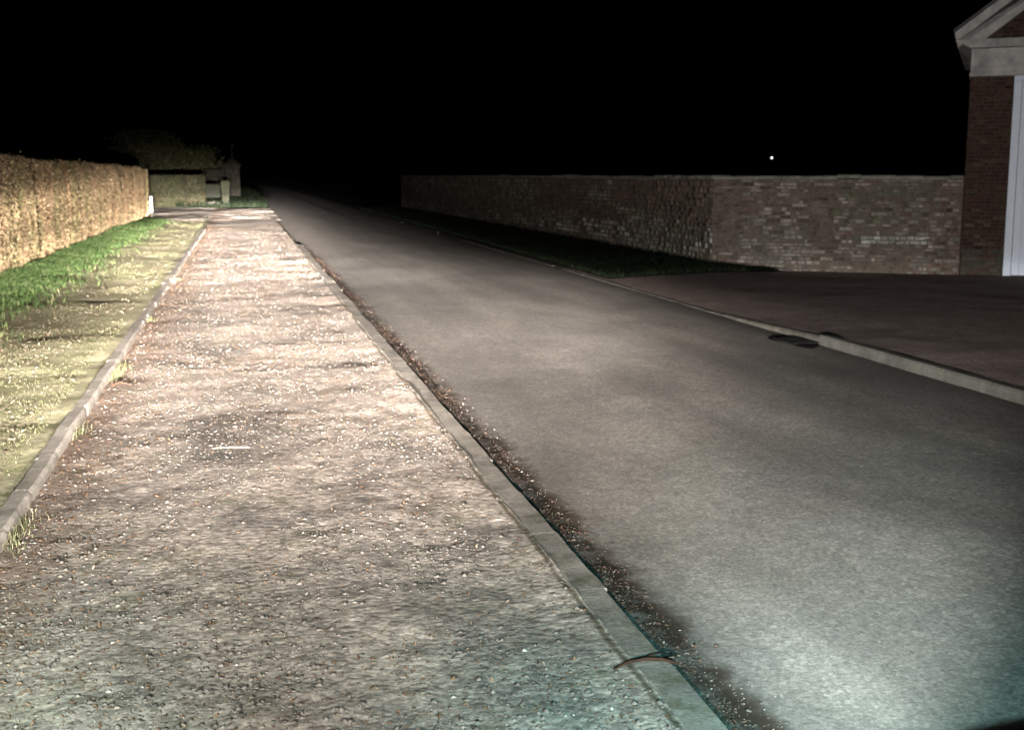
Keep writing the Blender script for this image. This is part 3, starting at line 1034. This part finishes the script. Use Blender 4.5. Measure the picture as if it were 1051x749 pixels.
RED, BROWN, PALE, GREY, GREEN, LIME = (0.145, 0.10, 0.083), (0.11, 0.085, 0.07), (0.30, 0.26, 0.225), (0.20, 0.195, 0.165), (0.12, 0.13, 0.088), (0.42, 0.41, 0.38)
W0, W1, W2 = (9.25, 72.5), (9.80, 24.6), (14.15, 22.15)


def near_colour(s, z):
    t = s / 5.0                                   # 0 corner .. 1 lodge
    n_ = fbm(np.array(t * 5.0), np.array(z * 2.2), 201, 3)
    r = rng.uniform()
    c = PALE if r < 0.30 else (BROWN if r < 0.55 else (RED if r < 0.85 else GREY))
    if t < 0.12 and 0.45 < z < 1.7:
        c = BROWN if r < 0.8 else RED             # old dark repair at the corner
    if 0.12 < t < 0.42 and z < 0.75:
        c = PALE if r < 0.65 else GREY
    if 0.40 < t < 0.50 and 0.6 < z < 1.8:
        c = RED if r < 0.8 else BROWN             # rebuilt red patch
    if t > 0.5 and n_ > 0.42 and z > 0.85:
        c = GREEN if r < 0.7 else GREY            # mossy panel
    if t > 0.9:
        c = RED if r < 0.5 else (PALE if r < 0.8 else GREY)
    if (0.30 < t < 0.37 or 0.62 < t < 0.86) and 0.60 < z < 0.76:
        c = LIME                                  # pale lime-washed course
    if z > 1.86 and r < 0.6:
        c = GREY
    return col_jit(c, 0.2)


def far_colour(s, z):
    n_ = fbm(np.array(s * 0.35), np.array(z * 1.3), 231, 3)
    r = rng.uniform()
    c = GREY if r < 0.6 else (GREEN if r < 0.85 else PALE)
    if s > 33 and z > 0.75 and n_ > 0.38:
        c = RED if r < 0.6 else BROWN
    if s > 26 and 0.35 < z < 0.8 and n_ > 0.4:
        c = LIME if r < 0.45 else PALE
    return tuple(q * 1.3 for q in col_jit(c, 0.18))


wall = empty('brick_wall', (9.8, 24.6, 0.0))
tag(wall, 'long old patched brick and flint wall joining the white-trimmed lodge on the right', 'wall')
TH = 0.36


def under(o, root):
    o.parent = root
    o.matrix_parent_inverse = root.matrix_world.inverted()
    return o


bpy.context.view_layer.update()
V, F, C = brick_run(W1, W2, 0.0, 1.92, 0.078, 0.215, near_colour, 0.008, irregular=0.5)
tag(under(mesh_obj('brickwork', V, F, M['wall_attr'], None, False, C), wall), 'front stretch of mixed brown brick with pale stones and mossy patches')
V, F, C = brick_run(W0, W1, 0.0, 1.92, 0.11, 0.26, far_colour, 0.0018, irregular=0.5)
tag(under(mesh_obj('brickwork', V, F, M['far_attr'], None, False, C), wall), 'receding grey-green flint stretch with a pale lime band low down')
under(wall_body(W1, W2, -0.1, 1.927, TH, 'mortar', M['mortar'], None, -0.003), wall)
under(wall_body(W0, W1, -0.1, 1.927, TH, 'mortar', M['mortar'], None, -0.001), wall)
under(coping(W1, W2, 1.925, TH, 'coping', None, M['coping'], 0.045, 0.07), wall)
under(coping(W0, W1, 1.925, TH, 'coping', None, M['coping'], 0.035, 0.07, 0.6), wall)


# ------------------------------------------------------------------ the lodge with its pediment
A = np.array([14.17, 22.14])
ang = R(-34.0)
lodge = empty('brick_lodge', (A[0], A[1], 0.0), ang)
tag(lodge, 'dark red brick lodge with white stone pediment and tall white doors at right edge', 'building')
bpy.context.view_layer.update()


def lodge_colour(s, z):
    r = rng.uniform()
    c = (0.058, 0.031, 0.024) if r < 0.6 else ((0.044, 0.026, 0.021) if r < 0.85 else (0.075, 0.045, 0.036))
    if z < 0.55:
        c = (0.068, 0.066, 0.054) if r < 0.7 else (0.075, 0.05, 0.04)
    elif z < 1.35 and r > 0.8:
        c = (0.11, 0.075, 0.06)
    return col_jit(c, 0.14)


LW, LD = 5.4, 6.5                  # width of the front, depth
PIER = 0.80
ZE0, ZE1 = 3.93, 4.52               # entablature
Fv, Ff, Fc = [], [], []
k = 0


def add_run(p0, p1, z0, z1):
    global k
    V, F, C = brick_run(p0, p1, z0, z1, 0.075, 0.225, lodge_colour, 0.008, irregular=0.05)
    Fv.append(V)
    Ff.append(F + k)
    Fc.append(C)
    k += len(V)


# local frame: x along the front, y into the building; the front face looks to -y
add_run((0, 0), (PIER, 0), 0, ZE0)
add_run((LW - PIER, 0), (LW, 0), 0, ZE0)
add_run((0, LD), (0, 0), 0, ZE0)
# tympanum
PITCH = 0.76
tv, tf, tc_ = brick_run((0.30, 0.02), (LW - 0.30, 0.02), ZE1 + 0.12, ZE1 + 0.12 + (LW / 2) * PITCH, 0.075, 0.225, lodge_colour, 0.006, irregular=0.05)
kk = tv.reshape(-1, 8, 3)
mid = kk.mean(1)
ok = (mid[:, 2] - ZE1 - 0.12) < (LW / 2 - np.abs(mid[:, 0] - LW / 2)) * PITCH - 0.10
sel = kk[ok].reshape(-1, 3)
q = np.array([[4, 5, 6, 7], [0, 1, 5, 4], [1, 2, 6, 5], [2, 3, 7, 6], [3, 0, 4, 7]])
Fv.append(sel)
Ff.append((np.arange(ok.sum())[:, None, None] * 8 + q[None]).reshape(-1, 4) + k)
Fc.append(tc_.reshape(-1, 5, 3)[ok].reshape(-1, 3))
mesh_obj('brickwork', np.concatenate(Fv), np.concatenate(Ff), M['lodge_attr'], lodge, False, np.concatenate(Fc))
b = MB()
b.box(0.002, PIER, 0.002, 0.4, -0.1, ZE0).box(LW - PIER, LW - 0.002, 0.002, 0.4, -0.1, ZE0)
b.box(0.002, 0.35, 0.402, LD, -0.1, ZE0).box(LW - 0.35, LW - 0.002, 0.402, LD, -0.1, ZE0).box(0.352, LW - 0.352, LD - 0.35, LD - 0.002, -0.1, ZE0)
b.prism([(0.2, ZE1 + 0.1), (LW - 0.2, ZE1 + 0.1), (LW / 2, ZE1 + 0.1 + (LW / 2 - 0.2) * PITCH)], 0.035, LD)
b.build('wall', soil_mat('dark_mortar', (0.05, 0.038, 0.03), (0.085, 0.068, 0.056), 7), lodge)
# entablature: frieze, architrave fillet and projecting cornice
e = MB()
e.box(-0.03, LW + 0.03, -0.035, LD, ZE0, ZE0 + 0.07)
e.box(-0.012, LW + 0.012, -0.018, LD, ZE0 + 0.072, ZE1 - 0.06)
e.build('frieze', M['lodge_stone'], lodge, 0.006)
c = MB()
c.prism([(-0.03, ZE1 - 0.058), (LW + 0.03, ZE1 - 0.058), (LW + 0.20, ZE1 + 0.03), (LW + 0.30, ZE1 + 0.05), (LW + 0.30, ZE1 + 0.105), (-0.30, ZE1 + 0.105), (-0.30, ZE1 + 0.05), (-0.20, ZE1 + 0.03)], -0.26, LD)
c.build('cornice', M['lodge_stone'], lodge, 0.006)
# raking cornices: two fasciae, the upper one further out
ap = LW / 2


def rake(m, o0, o1, x_out, y0, y1):
    """sloping band on both sides between two offsets above the slope line"""
    zb = ZE1 + 0.107
    for sgn in (1, -1):
        xs = lambda q: ap - sgn * (ap - q)
        pts = [(-x_out, zb + (0.0 - 0.0)), (-x_out, zb + o1 * 0.9), (ap, zb + (ap + x_out) * PITCH + o1), (ap, zb + (ap + x_out) * PITCH + o0), (-x_out + o0 * 0 + 0.22, zb + 0.22 * PITCH + o0)]
        pts = [(-x_out + 0.02, zb), (-x_out, zb + o1), (ap, zb + (ap + x_out) * PITCH + o1), (ap, zb + (ap + x_out) * PITCH + o0), (-x_out + max(0.02, -o0 / PITCH) + 0.06, zb + max(0.0, o0 + (-o0)) + 0.0)]
        pts = [(xs(px_), pz_) for px_, pz_ in pts]
        if sgn < 0:
            pts = pts[::-1]
        m.prism(pts, y0, y1)
    return m


r = MB()
rake(r, -0.04, 0.13, 0.33, -0.34, LD)
r.build('raking_cornice', M['lodge_stone'], lodge, 0.008)
r = MB()
rake(r, -0.34, -0.13, 0.27, -0.20, 0.03)
r.build('raking_moulding', M['lodge_stone'], lodge, 0.006)
rf = MB()
zb = ZE1 + 0.107 + 0.135
for sgn in (1, -1):
    xs = lambda q: ap - sgn * (ap - q)
    pts = [(xs(-0.36), zb), (xs(-0.36), zb + 0.05), (ap, zb + (ap + 0.34) * PITCH + 0.05), (ap, zb + (ap + 0.34) * PITCH)]
    rf.prism(pts if sgn > 0 else pts[::-1], -0.30, LD + 0.2)
rf.build('roof', M['slate'], lodge)
# door opening: casing and a pair of tall panelled doors
cs = MB()
cs.box(PIER + 0.002, PIER + 0.15, -0.03, 0.22, 0.0, ZE0 - 0.10)
cs.box(LW - PIER - 0.15, LW - PIER - 0.002, -0.03, 0.22, 0.0, ZE0 - 0.10)
cs.box(PIER + 0.002, LW - PIER - 0.002, -0.028, 0.22, ZE0 - 0.098, ZE0 - 0.004)
cs.build('door_frame', M['white_paint'], lodge, 0.008)
for x0, x1 in ((PIER + 0.155, LW / 2 - 0.004), (LW / 2 + 0.004, LW - PIER - 0.155)):
    dm = MB()
    dm.box(x0, x1, 0.05, 0.10, 0.03, ZE0 - 0.102)
    w = x1 - x0
    for a_, b_ in ((x0, x0 + 0.14), (x1 - 0.14, x1), (x0 + w / 2 - 0.06, x0 + w / 2 + 0.06)):
        dm.box(a_, b_, 0.018, 0.049, 0.03, ZE0 - 0.102)
    for z0_, z1_ in ((0.03, 0.28), (1.75, 1.92), (ZE0 - 0.25, ZE0 - 0.102)):
        dm.box(x0 + 0.142, x0 + w / 2 - 0.062, 0.02, 0.049, z0_, z1_)
        dm.box(x0 + w / 2 + 0.062, x1 - 0.142, 0.02, 0.049, z0_, z1_)
    dr = dm.build('door', M['white_paint'], lodge, 0.005)
hd = MB().tube([(LW / 2 - 0.10, -0.03, 1.25), (LW / 2 - 0.10, 0.02, 1.25)], 0.03, 10)
hd.build('handle', M['iron'], dr)


# ------------------------------------------------------------------ beyond the side road: clipped hedge, gate, pier, trees
h2 = empty('clipped_hedge', (-5.0, 80.2, 0))
tag(h2, 'low square-cut olive green hedge across the side road beyond the white post', 'hedge')
bpy.context.view_layer.update()
X0, X1, YF, HT = -14.0, -2.28, 80.0, 1.98
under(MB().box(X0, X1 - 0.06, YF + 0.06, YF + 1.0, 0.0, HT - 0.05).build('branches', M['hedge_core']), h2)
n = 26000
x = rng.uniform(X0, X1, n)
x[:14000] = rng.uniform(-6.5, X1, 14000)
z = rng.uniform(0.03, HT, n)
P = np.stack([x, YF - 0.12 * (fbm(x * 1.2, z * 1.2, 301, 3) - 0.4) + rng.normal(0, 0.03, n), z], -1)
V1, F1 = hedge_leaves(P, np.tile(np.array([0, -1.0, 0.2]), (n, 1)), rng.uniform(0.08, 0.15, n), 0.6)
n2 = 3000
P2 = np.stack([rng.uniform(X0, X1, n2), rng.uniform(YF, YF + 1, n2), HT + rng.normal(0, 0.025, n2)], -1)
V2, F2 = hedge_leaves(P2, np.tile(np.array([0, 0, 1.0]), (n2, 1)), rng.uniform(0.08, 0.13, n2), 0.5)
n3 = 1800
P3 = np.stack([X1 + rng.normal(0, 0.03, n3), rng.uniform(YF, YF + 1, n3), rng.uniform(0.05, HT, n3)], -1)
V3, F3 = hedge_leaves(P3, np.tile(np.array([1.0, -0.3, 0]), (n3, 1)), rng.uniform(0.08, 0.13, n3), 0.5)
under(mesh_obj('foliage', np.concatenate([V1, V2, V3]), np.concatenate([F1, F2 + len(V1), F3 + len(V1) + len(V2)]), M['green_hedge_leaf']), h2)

gate = empty('wooden_gate', (-1.75, 80.6, 0))
tag(gate, 'low weathered wooden gate closing the gap between square hedge and pale post', 'gate')
gp = MB()
for i in range(7):
    x0 = -0.50 + i * 0.135
    gp.box(x0, x0 + 0.12, 0, 0.03, 0.60, 1.42 + 0.02 * (i % 2))
gp.build('board_panel', M['pale_timber'], gate)
for z0_ in (0.66, 1.28):
    MB().box(-0.52, 0.46, -0.04, -0.002, z0_, z0_ + 0.09).build('rail', M['pale_timber'], gate)
gs = MB().box(-0.55, 0.50, -0.10, 0.25, 0.0, 0.16).box(-0.55, 0.50, 0.0, 0.25, 0.162, 0.34)
gs.build('stone_step', M['kerb_dirty'], gate, 0.02)
post = MB()
post.v = [(-0.16, -0.16, 0), (0.16, -0.16, 0), (0.16, 0.16, 0), (-0.16, 0.16, 0), (-0.29, -0.22, 1.58), (0.29, -0.22, 1.58), (0.29, 0.22, 1.58), (-0.29, 0.22, 1.58), (-0.20, -0.15, 1.68), (0.20, -0.15, 1.68), (0.20, 0.15, 1.68), (-0.20, 0.15, 1.68)]
post.f = [(0, 3, 2, 1), (8, 9, 10, 11)] + [(a + i, a + (i + 1) % 4, a + 4 + (i + 1) % 4, a + 4 + i) for a in (0, 4) for i in range(4)]
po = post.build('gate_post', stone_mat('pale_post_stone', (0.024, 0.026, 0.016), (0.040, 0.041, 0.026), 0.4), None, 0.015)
po.location = (-0.98, 80.5, 0)
tag(po, 'pale flared gate post standing right of the low wooden gate', 'post')

pier = empty('gate_pier', (-0.62, 101, 0))
tag(pier, 'dim brick gate pier with pyramid cap and thin finial, far beyond the side road', 'pier')
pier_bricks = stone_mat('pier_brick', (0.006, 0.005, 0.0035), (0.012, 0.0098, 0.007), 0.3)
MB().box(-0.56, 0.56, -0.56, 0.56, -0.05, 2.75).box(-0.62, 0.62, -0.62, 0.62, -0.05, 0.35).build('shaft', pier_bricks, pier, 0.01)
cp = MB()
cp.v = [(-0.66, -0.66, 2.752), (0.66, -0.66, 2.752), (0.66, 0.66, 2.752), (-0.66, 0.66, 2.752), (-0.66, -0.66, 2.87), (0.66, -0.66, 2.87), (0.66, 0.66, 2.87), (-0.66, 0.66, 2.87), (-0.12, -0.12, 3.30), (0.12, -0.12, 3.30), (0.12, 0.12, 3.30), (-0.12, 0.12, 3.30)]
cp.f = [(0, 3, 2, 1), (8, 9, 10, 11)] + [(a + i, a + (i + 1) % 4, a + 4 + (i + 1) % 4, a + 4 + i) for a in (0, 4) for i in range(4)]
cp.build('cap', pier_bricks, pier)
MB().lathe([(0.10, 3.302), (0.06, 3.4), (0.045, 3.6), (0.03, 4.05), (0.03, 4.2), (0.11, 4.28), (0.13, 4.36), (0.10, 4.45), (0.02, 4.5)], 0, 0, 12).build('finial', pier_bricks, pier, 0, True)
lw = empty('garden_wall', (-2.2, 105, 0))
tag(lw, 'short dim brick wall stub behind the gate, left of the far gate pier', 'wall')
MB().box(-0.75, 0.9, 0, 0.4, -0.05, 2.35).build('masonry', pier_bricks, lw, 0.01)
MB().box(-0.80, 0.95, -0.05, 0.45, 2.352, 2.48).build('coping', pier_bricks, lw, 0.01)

mp_ = empty('marker_post', (-4.30, 62.2, 0))
tag(mp_, 'thin white-topped marker post standing at the far end of the brown hedge', 'post')
MB().box(-0.045, 0.045, -0.04, 0.04, -0.05, 0.22).build('base', M['dark_timber'], mp_)
MB().box(-0.05, 0.05, -0.045, 0.045, 0.222, 0.98).build('top', M['post_white'], mp_, 0.015)


def tree(name, label, x, y, h, rx, ry, rz, nleaf, size, group=None, bare=False, branches=7):
    t = empty(name, (x, y, 0))
    tag(t, label, 'tree', group)
    m = MB()
    m.tube([(0, 0, -0.1), (0.05, 0.02, h * 0.25), (-0.05, 0.05, h * 0.5), (0.02, 0, h * 0.85)], [0.22, 0.17, 0.12, 0.03], 8)
    cl = []
    for i in range(branches):
        a = 2.4 * i + rng.uniform(-0.4, 0.4)
        z0_ = h * rng.uniform(0.2, 0.55)
        ex = Vector((math.cos(a) * rx * rng.uniform(0.5, 0.95), math.sin(a) * ry * rng.uniform(0.5, 0.95), h * rng.uniform(0.5, 0.95)))
        m.tube([(0, 0, z0_), tuple(Vector((0, 0, z0_)).lerp(ex, 0.5) + Vector((0, 0, 0.15))), tuple(ex)], [0.09, 0.055, 0.015], 6)
        cl.append(ex)
        if bare:
            for j in range(7):
                st = Vector((0, 0, z0_)).lerp(ex, rng.uniform(0.4, 1))
                m.tube([tuple(st), tuple(st + Vector(rng.normal(0, 0.5, 3)) + Vector((0, 0, 0.5)))], [0.02, 0.006], 4)
    m.build('trunk', M['bark'], t)
    if not bare:
        zc = h - rz
        cs_ = np.array([[c.x, c.y, c.z] for c in cl] + [[rng.normal(0, rx * 0.5), rng.normal(0, ry * 0.5), zc + rng.normal(0, rz * 0.5)] for _ in range(16)])
        pick = rng.integers(0, len(cs_), nleaf)
        P = cs_[pick] + rng.normal(0, 1, (nleaf, 3)) * np.array([rx, ry, rz]) * 0.22
        P[:, 2] = np.clip(P[:, 2], 0.5, h + 0.1 * rz)
        V, F = hedge_leaves(P, rng.normal(0, 1, (nleaf, 3)), rng.uniform(0.6, 1.3, nleaf) * size, 0.5)
        mesh_obj('crown', V, F, M['tree_leaf'], t)
    return t


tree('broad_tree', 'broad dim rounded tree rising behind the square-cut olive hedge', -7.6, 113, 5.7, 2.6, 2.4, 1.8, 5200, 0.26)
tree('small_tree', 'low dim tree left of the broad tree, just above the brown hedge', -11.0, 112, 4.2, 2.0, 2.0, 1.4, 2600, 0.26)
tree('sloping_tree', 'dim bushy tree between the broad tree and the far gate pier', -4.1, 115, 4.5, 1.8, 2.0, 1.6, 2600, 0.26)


# ------------------------------------------------------------------ distant lamp over the wall
def at(px, py, Y):
    """world point at depth Y along a photograph direction"""
    f = 1250.0
    p = math.atan((374.5 - 180) / f)
    a, b = (px - 525.5) / f, -(py - 374.5) / f
    d = Vector((a, math.cos(p) + b * math.sin(p), -math.sin(p) + b * math.cos(p)))
    yw = R(-12.42)
    d = Vector((d.x * math.cos(yw) - d.y * math.sin(yw), d.x * math.sin(yw) + d.y * math.cos(yw), d.z))
    return Vector((0, 0, EYE)) + d * (Y / d.y)


q = at(792, 162, 200)
sl = empty('street_lamp', (q.x, q.y, 0))
tag(sl, 'tiny far-off lit lamp shining above the wall against the black sky', 'street lamp')
MB().tube([(0, 0.35, -0.1), (0, 0.35, q.z - 0.1), (0, 0.28, q.z + 0.25), (0, 0.0, q.z + 0.26)], [0.08, 0.06, 0.045, 0.03], 8).build('pole', M['iron'], sl)
em_m = bpy.data.materials.new('lamp_glass')
em_m.use_nodes = True
eb = em_m.node_tree.nodes['Principled BSDF']
eb.inputs['Emission Color'].default_value = (1, 0.95, 0.88, 1)
eb.inputs['Emission Strength'].default_value = 6.0
MB().lathe([(0.03, q.z + 0.14), (0.10, q.z + 0.08), (0.12, q.z), (0.10, q.z - 0.08), (0.03, q.z - 0.13)], 0, -0.1, 14).build('lantern', em_m, sl, 0, True)
MB().lathe([(0.15, q.z + 0.19), (0.12, q.z + 0.22), (0.03, q.z + 0.25)], 0, -0.1, 14).build('hood', M['iron'], sl, 0, True)
tree('bare_tree', 'faint bare tree beside the far-off lamp above the wall', q.x + 3.2, q.y + 0.6, 8.2, 1.6, 1.6, 2, 0, 0, None, True, 10)

# ------------------------------------------------------------------ small things on the ground
dr_ = empty('drain', (6.60, 13.75, 0.022))
tag(dr_, 'black sunken drain in the road edge where the pale right kerb starts', 'drain')
nr, nseg = 5, 28
dv, df = [], []
for i in range(nr + 1):
    for k2 in range(nseg):
        an = 2 * math.pi * k2 / nseg
        rr = (i / nr) * (1 + 0.18 * math.sin(3 * an + 1) + 0.10 * math.sin(5 * an))
        dv.append((0.22 * rr * math.cos(an), 0.55 * rr * math.sin(an), -0.038 + 0.016 * (1 - (i / nr) ** 2)))
for i in range(nr):
    for k2 in range(nseg):
        df.append((i * nseg + k2, (i + 1) * nseg + k2, (i + 1) * nseg + (k2 + 1) % nseg, i * nseg + (k2 + 1) % nseg))
mesh_obj('mud_hollow', dv, df, M['mud'], dr_, True)
gb = MB()
for i in range(6):
    gb.box(-0.13, 0.13, -0.26 + i * 0.095, -0.22 + i * 0.095, -0.035, -0.016)
gb.box(-0.16, -0.132, -0.30, 0.30, -0.035, -0.015).box(0.132, 0.16, -0.30, 0.30, -0.035, -0.015)
gb.build('grating', M['iron'], dr_)

tw = MB()
tw.tube([(1.40, 4.45, 0.040), (1.47, 4.50, 0.043), (1.55, 4.515, 0.045), (1.62, 4.50, 0.043), (1.68, 4.46, 0.035)], [0.003, 0.006, 0.008, 0.009, 0.006], 7)
tw.tube([(1.55, 4.515, 0.045), (1.60, 4.56, 0.043), (1.65, 4.575, 0.04)], [0.005, 0.004, 0.002], 6)
tag(tw.build('twig', M['twig'], None, 0, True), 'dark bent twig lying across the middle kerb close to the viewer', 'twig')
tw = MB()
tw.tube([(xx_, yy_, float(z_path(np.array(xx_), np.array(yy_))) + 0.004) for xx_, yy_ in ((-0.27, 9.05), (-0.14, 9.06), (0.0, 9.04))], [0.004, 0.006, 0.004], 6)
tag(tw.build('twig', flat_mat('peeled_twig', (0.5, 0.4, 0.27), 0.7, 0.2), None, 0, True), 'short pale peeled twig lying flat in the middle of the path', 'twig')
lf = MB()
lf.tube([(-1.26, 11.9, 0.04), (-1.18, 11.94, 0.06), (-1.08, 11.9, 0.035)], [0.008, 0.012, 0.006], 6)
tag(lf.build('twig', M['twig'], None, 0, True), 'red-brown twig lying on dead leaves beside the left kerb', 'twig')

# ------------------------------------------------------------------ dashboard of the vehicle the photo is taken from
dash = MB()
prof = []
c0 = at(1051, 745, 0.80)
nx_ = 24
for i in range(nx_ + 1):
    t = i / nx_
    X = -0.7 + 1.7 * t
    top = 1.535 - 0.10 * (1 - t) + 0.012 * math.sin(t * 9)
    top = c0.z - 0.115 * (c0.x + 0.02 - X) if X < c0.x + 0.3 else c0.z + 0.03
    for (yy, zz) in ((0.50, top - 0.30), (0.50, top - 0.05), (0.56, top - 0.012), (0.68, top - 0.003), (0.80, top), (0.90, top - 0.05), (0.92, top - 0.30)):
        dash.v.append((X, yy, zz))
for i in range(nx_):
    for k2 in range(7):
        dash.f.append((i * 7 + k2, i * 7 + (k2 + 1) % 7, (i + 1) * 7 + (k2 + 1) % 7, (i + 1) * 7 + k2))
dash.f += [tuple(range(6, -1, -1)), tuple(nx_ * 7 + k2 for k2 in range(7))]
tag(dash.build('dashboard', M['dash'], None, 0, True), 'black edge of a vehicle dashboard in the bottom right corner', 'dashboard')
